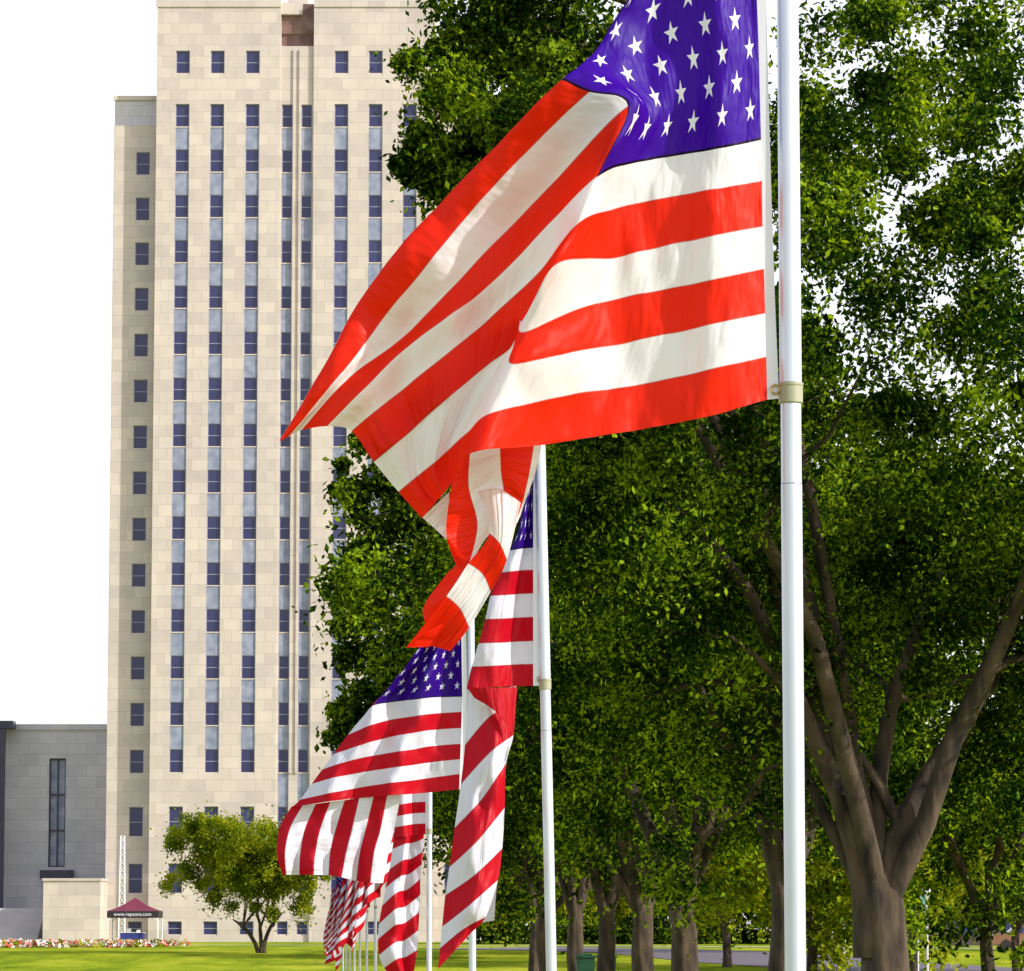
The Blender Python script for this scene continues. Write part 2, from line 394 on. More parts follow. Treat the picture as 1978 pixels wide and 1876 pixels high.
mb=MB(); mb.box(W(78,1700,YC).x,W(142,1700,YC).x,YC-0.5,YC-0.003,zc(1697),zc(1681),0); mb.box(W(84,1700,YC).x,W(136,1700,YC).x,YC-0.3,YC-0.004,0.5,zc(1698),0)
mb.box(W(108,1700,YC).x,W(112,1700,YC).x,YC-0.34,YC-0.303,0.5,zc(1698),1)
part('door',mb,[M_BRONZE,M_FRAME],low)
mb=MB()
for k in range(14):
    z=0.4+k*0.19
    mb.box(W(-400,1700,310).x,W(84,1700,310).x,306+k*0.42,306+k*0.42+0.421,0.3,z+0.19-0.001*k,0)
part('steps',mb,[M_CONC],low)
ch=thing('stone_plinth','cream limestone stair plinth block beside the steps','stone plinth',(W(150,1750,306).x,306,0.4))
mb=MB(); mb.box(W(86,1750,305).x,W(196,1750,305).x,304,312,0.3,ZP(1702,305),0); mb.box(W(84,1750,305).x,W(198,1750,305).x,303.9,312.1,ZP(1702,305),ZP(1697,305),0)
part('block',mb,[M_STONE],ch)
# ---------------- trees ----------------
def crown_mesh(name,centers,radii,per,size,rng,mat,flat=0.75):
    n=len(centers)*per
    c=np.repeat(np.array(centers),per,axis=0); r=np.repeat(np.array(radii),per)
    d=rng.normal(size=(n,3)); d/=np.linalg.norm(d,axis=1)[:,None]
    rad=r*rng.uniform(0.1,1,n)**0.6
    p=c+d*rad[:,None]*np.array([1,1,flat])
    p[:,2]-=np.where(rng.random(n)<0.22,rng.uniform(0,1.1,n)*r,0)
    stray=rng.random(n)<0.12
    p+=np.where(stray[:,None],rng.normal(size=(n,3))*r[:,None]*0.7,0)
    a=rng.normal(size=(n,3)); a[:,2]-=0.3; a/=np.linalg.norm(a,axis=1)[:,None]
    nn=rng.normal(size=(n,3))+np.array([0,0,0.9]); b=np.cross(a,nn); b/=np.linalg.norm(b,axis=1)[:,None]
    sz=size*rng.uniform(0.55,1.35,n)
    a*=sz[:,None]; b*=(sz*0.55)[:,None]
    V=np.stack([p+a,p+b,p-a,p-b],axis=1).reshape(-1,3).astype(np.float32)
    me=bpy.data.meshes.new(name)
    me.vertices.add(n*4); me.vertices.foreach_set('co',V.ravel())
    me.loops.add(n*4); me.loops.foreach_set('vertex_index',np.arange(n*4,dtype=np.int32))
    me.polygons.add(n); me.polygons.foreach_set('loop_start',np.arange(0,n*4,4,dtype=np.int32))
    me.update(calc_edges=True); me.validate(); me.materials.append(mat)
    return me
def bez(p0,p1,p2,n,jit,rng):
    out=[]
    for i in range(n+1):
        t=i/n; p=p0*(1-t)**2+p1*2*t*(1-t)+p2*t*t
        if 0<i<n: p=p+rng.normal(size=3)*jit
        out.append(p)
    return out
def tree(label,base,H,fork,R,tr,seed,nshell,per,leaf,cr,zlow,mat=M_LEAF,limbs=None,nlimb=6,lean=(0,0),name='elm_tree',cat='tree',group='mature trees lining the avenue',stems=1,flat=0.75,lump=0.32,extra=None):
    rng=np.random.default_rng(seed)
    T=thing(name,label,cat,base,group)
    mb=MB(); cents=[]; rads=[]
    A=lambda *q: np.array(q,float)
    hubs=[]
    for s in range(stems):
        off=A(0,0,0) if stems==1 else A(rng.normal()*tr*1.2,rng.normal()*tr,0)
        top=A(lean[0]+rng.normal()*0.12,lean[1],fork)+ (A(0,0,0) if stems==1 else A((s-(stems-1)/2)*R*0.28,rng.normal()*0.4,rng.normal()*0.2))
        pts=bez(off+A(0,0,-0.4),off+A(rng.normal()*0.2,0,fork*0.5),top,9,tr*0.06,rng)
        rr=[tr*(1.45 if i==0 else 1.15 if i==1 else (1-0.035*i if i<8 else 0.55 if i==8 else 0.2)) for i in range(10)]
        mb.tube(pts,rr,18,0,True,0.14); hubs.append(pts[7])
    def sub(pts,r,level):
        k=4 if level==0 else 3
        for q in range(k):
            t=rng.uniform(0.35,0.98); i=min(int(t*(len(pts)-1)),len(pts)-2); p=pts[i]+(pts[i+1]-pts[i])*(t*(len(pts)-1)-i)
            out=p-A(0,0,p[2]); out=out/(np.linalg.norm(out)+0.3)
            d=out*rng.uniform(0.3,1.1)+rng.normal(size=3)*0.55+A(0,0,rng.uniform(0.0,0.8)); d/=np.linalg.norm(d)
            ln=R*(0.38 if level==0 else 0.2)*rng.uniform(0.7,1.2)
            e=p+d*ln; m_=p+d*ln*0.5+A(0,0,ln*0.12)
            q2=bez(p,m_,e,4,ln*0.03,rng); r0=r*(1-t*0.6)*0.5
            mb.tube(q2,[r0,r0*0.8,r0*0.6,r0*0.4,r0*0.2],6,0,False)
            cents.append(e); rads.append(cr*rng.uniform(0.7,1.2))
            if level<1: sub(q2,r0,level+1)
    L_=[]
    if limbs:
        for pl,r in limbs: L_.append(([np.array(p,float) for p in pl],r))
    for k in range(nlimb):
        an=2*math.pi*(k+rng.uniform(-0.3,0.3))/nlimb; hub=hubs[k%len(hubs)]
        s=hub-A(0,0,rng.uniform(0.0,0.25)*fork*0.5); rad=R*rng.uniform(0.5,0.75); zt=fork+(H-fork)*rng.uniform(0.5,0.85)
        e=A(math.cos(an)*rad,math.sin(an)*rad,zt); mid=A(math.cos(an)*rad*0.35,math.sin(an)*rad*0.35,fork+(zt-fork)*0.6)
        L_.append((bez(s,mid,e,7,R*0.02,rng),tr*rng.uniform(0.4,0.62)))
    for pts,r in L_:
        n=len(pts); mb.tube(pts,[r*(1-0.75*i/(n-1)) for i in range(n)],10,0,False,0.1); sub(pts,r,0)
    zc_=(H+zlow)/2; hz=(H-zlow)/2
    k=0
    while k<nshell:
        d=rng.normal(size=3); d/=np.linalg.norm(d)
        if d[2]<-0.2 and rng.random()<0.3: continue
        nv=noise.noise(Vector(d*2.3)+Vector((seed*7.1,0,0)))
        rr=(0.88+lump*nv)*(1.0-0.42*rng.random()**1.6)
        w=1.0 if d[2]>0 else 1.0-0.15*abs(d[2])
        p=A(d[0]*R*rr*w,d[1]*R*rr*w,zc_+d[2]*hz*rr)
        cents.append(p); rads.append(cr*rng.uniform(0.45,1.15)); k+=1
    if extra:
        hp=tuple(hubs[0])
        for chain in extra:
            q0=np.array(chain[0][:3],float); h0=np.array(hp)
            full=[h0,h0*0.6+q0*0.4+A(0,0,1.2)]+[np.array(c[:3],float) for c in chain]
            mb.tube(full,[0.12*(1-0.85*i/(len(full)-1)) for i in range(len(full))],6,0,False)
            for c in chain[1:]:
                for _ in range(4):
                    cents.append(np.array(c[:3],float)+rng.normal(size=3)*c[3]*0.75); rads.append(c[3]*rng.uniform(0.35,0.85))
    me=mb.mesh('trunk',[M_BARK],True); obj('trunk',me,T)
    obj('crown',crown_mesh('crown',cents,rads,per,leaf,rng,mat,flat),T)
    return T
def at(px,d): return (px-989)/F_*d
d=62; bx=at(1690,d); bz=terr(d)
def l1(px,py,dy=0): q=W(px,py,d); return (q.x-bx,dy,q.z-bz)
def l2(px,py,r,dy=0): q=W(px,py,d); return (q.x-bx,dy,q.z-bz,r)
limbs=[([l1(1680,1850),l1(1676,1740),l1(1660,1650),l1(1622,1540,-.2),l1(1570,1430,-.3),l1(1505,1280,-.4),l1(1440,1140,-.5),l1(1340,1020,-.8)],0.27),
 ([l1(1702,1850),l1(1706,1730),l1(1732,1620),l1(1800,1495,.2),l1(1872,1390,.3),l1(1935,1260,.4),l1(2000,1100,.5)],0.28),
 ([l1(1690,1780),l1(1694,1650),l1(1700,1500,.2),l1(1725,1360,.3),l1(1770,1230,.4),l1(1810,1120,.2),l1(1865,1045,0)],0.19),
 ([l1(1680,1760,.1),l1(1650,1680,.3),l1(1600,1580,.4),l1(1555,1470,.6),l1(1480,1350,.8),l1(1300,1240,1),l1(1140,1120,1.2)],0.13)]
extra=[[l2(1250,160,0,1),l2(1130,90,.9),l2(1040,50,.9),l2(960,20,.7),l2(915,20,.4)],[l2(1250,220,0,1),l2(1120,170,.8),l2(1030,140,.8),l2(960,150,.6),l2(905,105,.4)],
 [l2(1200,260,0,1),l2(1080,220,.8),l2(980,215,.7),l2(900,210,.6),l2(850,225,.5),l2(815,250,.32)],[l2(1150,300,0,1),l2(1000,270,.8),l2(925,260,.6),l2(870,285,.45),l2(835,300,.3),l2(806,312,.25)],
 [l2(1100,330,0,1),l2(980,320,.6),l2(925,310,.5),l2(885,325,.3)],[l2(1350,40,0,1),l2(1200,0,.9),l2(1080,-40,.8),l2(980,-40,.7)]]
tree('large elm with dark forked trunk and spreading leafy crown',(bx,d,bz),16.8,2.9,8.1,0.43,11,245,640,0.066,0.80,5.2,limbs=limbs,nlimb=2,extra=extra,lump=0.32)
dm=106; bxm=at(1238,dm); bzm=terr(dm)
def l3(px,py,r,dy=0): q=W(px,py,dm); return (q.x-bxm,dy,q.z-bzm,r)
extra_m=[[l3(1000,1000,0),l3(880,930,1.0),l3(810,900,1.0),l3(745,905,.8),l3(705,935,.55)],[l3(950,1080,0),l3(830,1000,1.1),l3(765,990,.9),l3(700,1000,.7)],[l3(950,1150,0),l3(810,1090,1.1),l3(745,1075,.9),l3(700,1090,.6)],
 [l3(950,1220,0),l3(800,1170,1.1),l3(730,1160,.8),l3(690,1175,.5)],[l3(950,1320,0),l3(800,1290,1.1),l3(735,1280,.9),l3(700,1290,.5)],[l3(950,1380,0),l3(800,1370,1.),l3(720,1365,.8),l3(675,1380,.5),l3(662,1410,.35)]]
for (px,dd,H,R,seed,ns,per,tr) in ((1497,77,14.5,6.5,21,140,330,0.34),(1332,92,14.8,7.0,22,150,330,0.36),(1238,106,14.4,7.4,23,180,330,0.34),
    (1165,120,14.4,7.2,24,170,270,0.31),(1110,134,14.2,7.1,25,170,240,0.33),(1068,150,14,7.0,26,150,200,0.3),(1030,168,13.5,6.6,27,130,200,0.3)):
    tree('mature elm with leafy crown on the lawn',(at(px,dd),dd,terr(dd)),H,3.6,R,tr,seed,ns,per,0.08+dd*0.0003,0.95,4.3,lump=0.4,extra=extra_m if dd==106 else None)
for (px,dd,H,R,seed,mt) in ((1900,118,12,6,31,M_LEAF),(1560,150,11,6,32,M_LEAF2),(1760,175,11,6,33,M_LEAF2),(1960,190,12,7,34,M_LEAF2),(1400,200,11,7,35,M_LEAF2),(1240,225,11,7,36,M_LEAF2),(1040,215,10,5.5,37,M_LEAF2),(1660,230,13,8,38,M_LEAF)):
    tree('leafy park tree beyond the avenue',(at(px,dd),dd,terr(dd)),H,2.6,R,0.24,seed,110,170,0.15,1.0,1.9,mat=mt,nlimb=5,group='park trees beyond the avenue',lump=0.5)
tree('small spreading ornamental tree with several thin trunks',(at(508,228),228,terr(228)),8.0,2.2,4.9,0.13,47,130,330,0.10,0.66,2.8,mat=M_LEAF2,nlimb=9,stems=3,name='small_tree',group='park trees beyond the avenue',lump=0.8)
rng=np.random.default_rng(77); cs_=[];rs_=[]
for k in range(700):
    x=rng.uniform(-3,55); hmax=6.2+2.5*noise.noise(Vector((x*0.15,3,0)))+ (0.8 if x>8 else -1.5)
    z=rng.uniform(0.3,hmax)+0.4; cs_.append((x,282+rng.uniform(-4,6),z)); rs_.append(rng.uniform(0.8,1.5))
obj('far_woodland',crown_mesh('far_woodland',cs_,rs_,110,0.24,rng,M_LEAF),kind='stuff',label='distant leafy woodland closing off the lawn',category='woodland')
# ---------------- poles ----------------
def pole(clx,cly,Y,topx=None,lean=0.0,label='silver aluminium flagpole with beige collar'):
    c=W(clx,cly,Y); zb=terr(Y); 
    P=lambda z:(c.x-lean*(z-c.z),Y,z)
    T=thing('flagpole',label,'flagpole',P(zb),'flagpoles along the avenue')
    n=32 if Y<25 else 14
    mb=MB(); jz=c.z-(938-760)/F_*10.5
    mb.tube([P(zb-0.2),P(jz-0.001)],[0.0283,0.0283],n); mb.tube([P(jz+0.001),P(c.z-0.02)],[0.0276,0.0276],n)
    part('lower_shaft',mb,[M_ALU],T,True)
    mb=MB(); top=c.z+1.72
    mb.tube([P(c.z+0.029),P(top)],[0.0298,0.0290],n); part('upper_shaft',mb,[M_ALU],T,True)
    mb=MB(); mb.tube([P(c.z-0.029),P(c.z-0.026),P(c.z+0.018),P(c.z+0.021),P(c.z+0.028),P(c.z+0.0288)],[0.028,0.0325,0.0325,0.034,0.034,0.029],n)
    part('collar',mb,[M_COLLAR],T,False)
    mb=MB(); pts=[];rd=[]
    for k in range(9):
        a=math.pi*k/8; pts.append(P(top+0.045-0.045*math.cos(a))); rd.append(max(0.004,0.045*math.sin(a)))
    mb.tube(pts,rd,n); part('finial',mb,[M_BRASS],T,True)
    return P,c
# ---------------- flags ----------------
def cr(p0,p1,p2,p3,t):
    return 0.5*((2*p1)+(-p0+p2)*t+(2*p0-5*p1+4*p2-p3)*t*t+(-p0+3*p1-3*p2+p3)*t*t*t)
class Cloth:
    def __init__(s,Y): s.v=[]; s.f=[]; s.uv=[]; s.Y=Y
    def patch(s,grid,us,vs,su=8,sv=5,wr=0.01,seed=0,ws=3.0):
        R,Cc=len(grid),len(grid[0]); G=[[np.array(W(a,b,s.Y+dd)) for a,b,dd in row] for row in grid]
        def gp(r,c):
            r2=min(max(r,0),R-1); c2=min(max(c,0),Cc-1)
            return G[r2][c2]
        base=len(s.v); NU=(Cc-1)*su; NV=(R-1)*sv
        for i in range(NV+1):
            r=min(i//sv,R-2); t=i/sv-r
            for j in range(NU+1):
                c=min(j//su,Cc-2); w=j/su-c
                rowv=[cr(gp(r+k,c-1),gp(r+k,c),gp(r+k,c+1),gp(r+k,c+2),w) for k in (-1,0,1,2)]
                p=cr(rowv[0],rowv[1],rowv[2],rowv[3],t)
                u=us[c]+(us[c+1]-us[c])*w; v=vs[r]+(vs[r+1]-vs[r])*t
                nz=noise.fractal(Vector((p[0]*ws*1.6+seed,p[2]*ws*0.55+seed,0.3)),0.9,2.0,3)
                amp=wr*min(1.0,j/su*1.0)
                s.v.append((p[0],p[1]+nz*amp,p[2])); s.uv.append((u,v))
        for i in range(NV):
            for j in range(NU):
                a=base+i*(NU+1)+j; s.f.append((a,a+1,a+NU+2,a+NU+1))
    def bands(s,rows,start_red=True,**k):
        off=0 if start_red else 1
        n=len(rows); m=len(rows[0])
        s.patch(rows,[0.5+0.45*i/(m-1) for i in range(m)],[1-(i+off)/13 for i in range(n)],**k)
    def build(s,flag,mat):
        L=flag.location
        me=bpy.data.meshes.new('cloth'); me.from_pydata([(x-L.x,y-L.y,z-L.z) for x,y,z in s.v],[],s.f)
        uvl=me.uv_layers.new(name='UVMap')
        li=np.zeros(len(me.loops),dtype=np.int32); me.loops.foreach_get('vertex_index',li)
        uvl.data.foreach_set('uv',np.array(s.uv,dtype=np.float32)[li].ravel())
        me.polygons.foreach_set('use_smooth',[True]*len(s.f)); me.materials.append(mat); me.update()
        return obj('cloth',me,flag)
def heading(flag,Y,inner,outer):
    mb=MB(); n=len(inner); pi=[W(a,b,Y) for a,b in inner]; po=[W(a,b,Y-0.004) for a,b in outer]
    for i in range(n-1):
        mb.quad(pi[i],po[i],po[i+1],pi[i+1]); 
        o=Vector((0,0.004,0)); mb.quad(pi[i+1]+o,po[i+1]+o,po[i]+o,pi[i]+o)
        mb.quad(po[i],po[i]+o,po[i+1]+o,po[i+1])
    part('heading',mb,[M_CANVAS],flag)
def grommet(flag,px,py,Y):
    p=W(px,py,Y-0.01); mb=MB(); pts=[(p.x+0.012*math.cos(a),p.y,p.z+0.012*math.sin(a)) for a in [k*math.pi/6 for k in range(13)]]
    mb.tube(pts,[0.003]*13,6); part('grommet',mb,[M_BRASS],flag,True)
VS=[1-r/13 for r in range(14)]
Y=10.5
pole(1527.5,760,Y,label='tall silver aluminium flagpole with beige collar')
f1=thing('flag','large bright stars and stripes flag billowing with folded fly','flag',W(1483,772,Y),'flags along the avenue')
cl=Cloth(Y)
right={7:[(1470,268),(1390,287),(1300,301),(1215,316)],8:[(1472,350),(1385,368),(1290,385),(1190,402)],9:[(1473,437),(1385,457),(1290,476),(1180,496)],
10:[(1476,520),(1380,543),(1275,563),(1150,586)],11:[(1478,605),(1375,628),(1265,650),(1140,673)],12:[(1480,690),(1365,718),(1235,743),(1095,764)],
13:[(1482,772),(1365,806),(1225,832),(1070,855)],6:[(1468,183),(1395,203),(1315,217),(1255,222)],5:[(1466,98),(1395,116),(1310,130),(1215,150)],
4:[(1464,13),(1390,28),(1295,48),(1190,90)],3:[(1462,-72),(1390,-62),(1300,-40),(1195,25)],2:[(1460,-157),(1390,-150),(1300,-120),(1225,-15)],
1:[(1459,-242),(1390,-235),(1310,-200),(1250,-70)],0:[(1458,-327),(1390,-320),(1320,-280),(1270,-120)]}
left={4:[(1085,155),(960,285),(860,385),(765,485),(690,585),(628,700),(540,850)],5:[(1140,178),(1010,305),(905,420),(815,525),(735,620),(672,705),(556,843)],
6:[(1215,205),(1080,345),(965,465),(865,568),(775,655),(680,725),(582,830)],7:[(1155,340),(1060,435),(960,540),(868,612),(775,680),(700,755),(632,825)],
8:[(1112,437),(1040,530),(950,612),(868,682),(790,742),(730,790),(680,835)],9:[(1068,517),(1008,648),(940,705),(870,765),(812,815),(765,855),(722,893)],
10:[(1014,643),(1000,620),(940,660),(870,720),(810,770),(750,815),(700,860)],11:[(990,701),(1000,655),(938,706),(868,766),(811,816),(764,856),(722,893)],
12:[(950,797),(903,836),(868,866),(838,893),(812,914),(790,932),(770,950)],13:[(915,874),(893,903),(873,930),(857,950),(842,968),(828,985),(815,1000)]}
hid={3:(25,35),2:(50,75),1:(75,115),0:(95,150)}
for k,(dx,dy) in hid.items():
    left[k]=[(a+dx*s,b+dy*s) for (a,b),s in zip(left[4],(1,1,1,.9,.75,.5,0))]
    left[k][6]=(545+dx*0.8,838-dx*0.9)
DC=[0,-0.02,0.03,-0.02,-0.15,-0.02,0.05,0.03,0.10,0.08,0.14]
grid=[]
for r in range(14):
    row=[]
    for c,(a,b) in enumerate(right[r]+left[r]):
        dd=DC[c]
        if c>=4:
            dd+=(9-r)*0.012
            if r==10: dd+=0.07
            if r==11: dd+=0.035
            if r<=3: dd+=(0.09,0.15,0.19,0.22)[3-r]
            if r>=12: dd+=0.05
            if c>=5 and r in (6,8,12): dd+=0.03
        row.append((a,b,dd))
    grid.append(row)
cl.patch(grid,[0,.1,.2,.3,.4,.5,.6,.7,.8,.9,1.0],VS,su=9,sv=7,wr=0.055,seed=1.3)
q=0.16
cl.bands([[(815,1000,q+.02),(838,1020,q+.02),(862,1042,q+.02)],[(868,950,q+.02),(868,990,q+.02),(866,1040,q+.02)]],False,wr=0.0)
cl.bands([[(880,880,q),(870,950,q-.02),(862,1030,q),(880,1090,q)],[(908,870,q+.03),(905,940,q),(922,1015,q+.03),(906,1090,q)],
 [(966,855,q-.02),(968,910,q-.03),(972,965,q),(946,1032,q)],[(1033,850,q+.03),(1020,925,q),(1005,985,q+.02),(990,1020,q)],[(1048,848,q+.08),(1035,910,q+.08),(1010,980,q+.08),(995,1020,q+.08)]],True,wr=0.012,seed=4)
cl.bands([[(922,950,q-.01),(965,945,q-.03),(1006,970,q)],[(945,1030,q-.04),(965,1050,q-.05),(979,1082,q-.02)],[(905,1088,q-.04),(932,1108,q-.02),(948,1142,q)],[(862,1152,q-.05),(888,1175,q-.02),(906,1212,q)],[(785,1250,q),(830,1248,q+.05),(870,1258,q)]],False,wr=0.02,seed=6)
cl.bands([[(862,1035,q),(882,1085,q+.01),(862,1110,q+.01),(818,1172,q),(820,1215,q),(783,1251,q+.01)],[(905,1086,q-.03),(906,1089,q-.03),(900,1098,q-.03),(863,1152,q-.04),(868,1180,q),(830,1250,q+.02)]],True,wr=0.0)
cl.build(f1,M_FLAG)
heading(f1,Y,[(1458,-327),(1462,0),(1470,268),(1473,437),(1478,605),(1482,772)],[(1476,-327),(1480,0),(1487,268),(1492,437),(1498,605),(1505,770)])
grommet(f1,1498,752,Y)
Y=20.8
pole(1053,1322,Y,lean=0.021)
f2=thing('flag','stars and stripes flag hanging limp in long diagonal folds','flag',W(1030,1325,Y),'flags along the avenue')
cl=Cloth(Y)
lx=[1022,1022,1022,1024,1018,1008,1000,985,965,948,938,925,912,902]
g2=[]
for r in range(14):
    y=1325-43*(13-r) if r<7 else (1057,1101,1146,1192,1238,1283,1325)[r-7]
    l=lx[r]; h=1030
    g2.append([(h,y,0),(h-(h-l)*0.33,y+1,0.05),(h-(h-l)*0.66,y+3,-0.06),(l,y+5,-0.02),(l+12,y+8,0.12),(l+25,y+10,0.25)])
cl.patch(g2,[0,.07,.16,.26,.36,.4],VS,wr=0.04,seed=2,ws=4)
cl.bands([[(905,1335,.16),(950,1335,.05),(997,1325,.12)],[(898,1440,.1),(945,1385,.02),(990,1360,.1)],[(890,1515,.1),(945,1455,-.03),(992,1420,.08)],[(878,1600,.08),(930,1545,0),(978,1475,.08)],
 [(868,1675,.1),(922,1625,-.04),(975,1560,.1)],[(860,1730,.1),(918,1690,0),(970,1640,.1)],[(854,1790,.1),(905,1750,-.03),(962,1700,.1)],[(850,1832,.1),(895,1795,0),(938,1772,.1)],[(846,1872,.1),(880,1835,0),(912,1800,.1)]],False,wr=0.12,seed=9,ws=4)
cl.bands([[(902,1328,-.03),(950,1329,-.06),(999,1327,0)],[(916,1348,-.02),(958,1376,-.06),(992,1422,-.02)]],True,wr=0.02,seed=3)
cl.bands([[(936,1700,.16),(934,1740,.14),(932,1782,.15)],[(963,1690,.16),(958,1730,.14),(955,1778,.15)]],False,wr=0.02,seed=3)
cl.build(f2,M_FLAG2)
heading(f2,Y,[(1030,750),(1030,1057),(1030,1325)],[(1040,750),(1043,1057),(1047,1325)])
grommet(f2,1042,1312,Y)
Y=30.5
pole(911,1530,Y,lean=0.006)
f3=thing('flag','stars and stripes flag arched over with drooping striped fly','flag',W(887,1525,Y),'flags along the avenue')
cl=Cloth(Y)
t3={7:[(893,1345),(850,1346),(805,1350),(762,1355),(722,1362),(705,1382)],8:[(896,1375),(850,1378),(805,1383),(760,1390),(715,1402),(672,1420)],9:[(896,1406),(845,1409),(795,1416),(745,1426),(695,1440),(645,1457)],
10:[(895,1437),(840,1441),(785,1450),(730,1459),(675,1470),(622,1487)],11:[(894,1466),(835,1472),(780,1480),(720,1489),(655,1500),(602,1514)],12:[(891,1495),(830,1503),(770,1511),(705,1520),(640,1532),(580,1545)],
13:[(887,1525),(825,1531),(765,1536),(700,1541),(630,1549),(563,1560)]}
ends={0:(890,1135,870,1170),1:(890,1165,852,1198),2:(891,1195,832,1224),3:(892,1225,812,1248),4:(892,1255,792,1276),5:(892,1285,768,1305),6:(893,1315,745,1334)}
for r,(a,b,c,d) in ends.items():
    t3[r]=[(a+(c-a)*t,b+(d-b)*t**1.4) for t in (0,.25,.5,.75,1)]+[(c+12,d+18)]
D3=[0,.08,-.08,.08,-.05,.1]
g3=[[(a,b,D3[c]+(0.15 if (c==5 and r<7) else 0)) for c,(a,b) in enumerate(t3[r])] for r in range(14)]
cl.patch(g3,[0,.1,.2,.3,.4,.6],VS,su=7,sv=5,wr=0.09,seed=5,ws=3)
top=[(563,1558),(585,1555),(610,1553),(638,1549),(666,1546),(694,1541),(722,1538),(748,1535),(775,1532)]
m1=[540,560,590,619,649,680,707,735,762]; m2=[535,551,581,609,638,668,695,722,750]; bt=[(546,1690),(553,1690),(578,1690),(606,1690),(635,1691),(660,1695),(688,1702),(715,1705),(740,1706)]
cl.bands([[(top[i][0],top[i][1],.1),(m1[i],1600,.1+.05*(-1)**i),(m2[i],1648,.1+.07*(-1)**i),(bt[i][0],bt[i][1],.1+.06*(-1)**i)] for i in range(9)],True,wr=0.1,seed=8,ws=3)
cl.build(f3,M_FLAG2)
heading(f3,Y,[(890,1135),(893,1345),(887,1525)],[(899,1135),(903,1345),(900,1525)])
Y=41
pole(829.5,1606,Y)
f4=thing('flag','stars and stripes flag drooping in twisted folds','flag',W(822,1612,Y),'flags along the avenue')
cl=Cloth(Y)
cl.patch([[(822,1612-21*(13-r),0),(802,1613-21*(13-r),.1),(780,1616-21*(13-r),-.1),(762,1620-21*(13-r),0),(775,1628-21*(13-r),.3)] for r in range(14)],[0,.1,.2,.3,.4],VS,su=5,sv=4,wr=0.06,seed=2,ws=2)
LL=[(762,1600),(758,1640),(752,1680),(745,1715),(738,1750),(732,1785),(730,1815),(732,1845),(742,1870),(760,1890)]
RR=[(820,1605),(818,1620),(817,1645),(815,1670),(812,1698),(812,1728),(810,1762),(808,1797),(806,1835),(800,1875)]
cl.bands([[(a[0],a[1],.1),(a[0]*.6+b[0]*.4,a[1]*.5+b[1]*.5,-.1),(a[0]*.35+b[0]*.65,a[1]*.4+b[1]*.6,.15),(b[0],b[1],.1)] for a,b in zip(LL,RR)],True,su=6,sv=4,wr=0.2,seed=12,ws=3)
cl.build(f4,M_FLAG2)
heading(f4,Y,[(822,1340),(822,1612)],[(826,1340),(826,1612)])
def far_flag(i,d):
    px=588+9900/d; zr=(0.72,0.55,0.45,0.42,0.45,0.45,0.45,0.42,0.36)[i]; cy=1800-zr/d*F_
    P,c=pole(px,cy,d)
    f=thing('flag','stars and stripes flag drooping from its pole','flag',(c.x-0.05,d,c.z),'flags along the avenue')
    rng=random.Random(i*7+3); run=rng.uniform(0.6,0.85)*(1-0.35*i/9); drop=rng.uniform(1.25,1.6); ph=rng.uniform(0,6); nf=rng.uniform(13,22)
    NU,NV=44,39; v=[];fc=[];uv=[]
    for b in range(NV+1):
        for a in range(NU+1):
            u=a/NU; w=b/NV
            x=-0.05-run*(u**0.75)*(1-0.35*u*w)+0.09*u*math.sin(u*nf+ph+w*3)
            y=0.17*math.sin(u*nf*1.1+ph+w*2.5)*min(1,u*4)
            z=w*1.52-drop*(u**1.2)*(0.72+0.5*w)+0.05*math.sin(u*12+w*6+ph)*u
            v.append((x,y,z)); uv.append((u,w))
    for b in range(NV):
        for a in range(NU):
            n=b*(NU+1)+a; fc.append((n,n+1,n+NU+2,n+NU+1))
    me=bpy.data.meshes.new('cloth'); me.from_pydata(v,[],fc); ul=me.uv_layers.new(name='UVMap')
    li=np.zeros(len(me.loops),dtype=np.int32); me.loops.foreach_get('vertex_index',li)
    ul.data.foreach_set('uv',np.array(uv,dtype=np.float32)[li].ravel()); me.polygons.foreach_set('use_smooth',[True]*len(fc)); me.materials.append(M_FLAG2)
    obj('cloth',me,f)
for i,d in enumerate([51.5,62,72,82,92,102,112,122,132]): far_flag(i,d)
# ---------------- tent ----------------
YE=285; zt=terr(YE); cx=W(256,1780,YE).x; hw=1.85
tent=thing('canopy_tent','maroon pop-up canopy tent with white lettering on the lawn','tent',(cx,YE,zt))
mb=MB()
top=ZP(1733,YE)
z1=ZP(1760,YE)
cs=[(cx-hw,YE,z1),(cx+hw,YE,z1),(cx+hw,YE+2*hw,z1),(cx-hw,YE+2*hw,z1)]
tp=(cx,YE+hw,top)
for a,b in ((0,1),(1,2),(2,3),(3,0)):
    A=Vector(cs[a]);B=Vector(cs[b]);T_=Vector(tp)
    steps=6; prev=(A,B)
    for k in range(1,steps+1):
        t=k/steps*0.985; sag=-0.12*math.sin(math.pi*t)
        a2=A.lerp(T_,t)+Vector((0,0,sag)); b2=B.lerp(T_,t)+Vector((0,0,sag))
        mb.quad(prev[0],prev[1],b2,a2); prev=(a2,b2)
part('roof_canopy',mb,[M_MAROON],tent)
mb=MB(); zv=ZP(1773,YE)
for a,b in ((0,1),(1,2),(2,3),(3,0)):
    A=Vector(cs[a]);B=Vector(cs[b]); dn=Vector((0,0,zv-z1)); mb.quad(A,B,B+dn,A+dn)
part('valance',mb,[M_BLACK],tent)
cu=bpy.data.curves.new('lettering','FONT'); cu.body='www.repsons.com'; cu.size=0.36; cu.align_x='CENTER'; cu.extrude=0.003
to=bpy.data.objects.new('tmp',cu); COL.objects.link(to); dg=bpy.context.evaluated_depsgraph_get(); tm=bpy.data.meshes.new_from_object(to.evaluated_get(dg)); bpy.data.objects.remove(to)
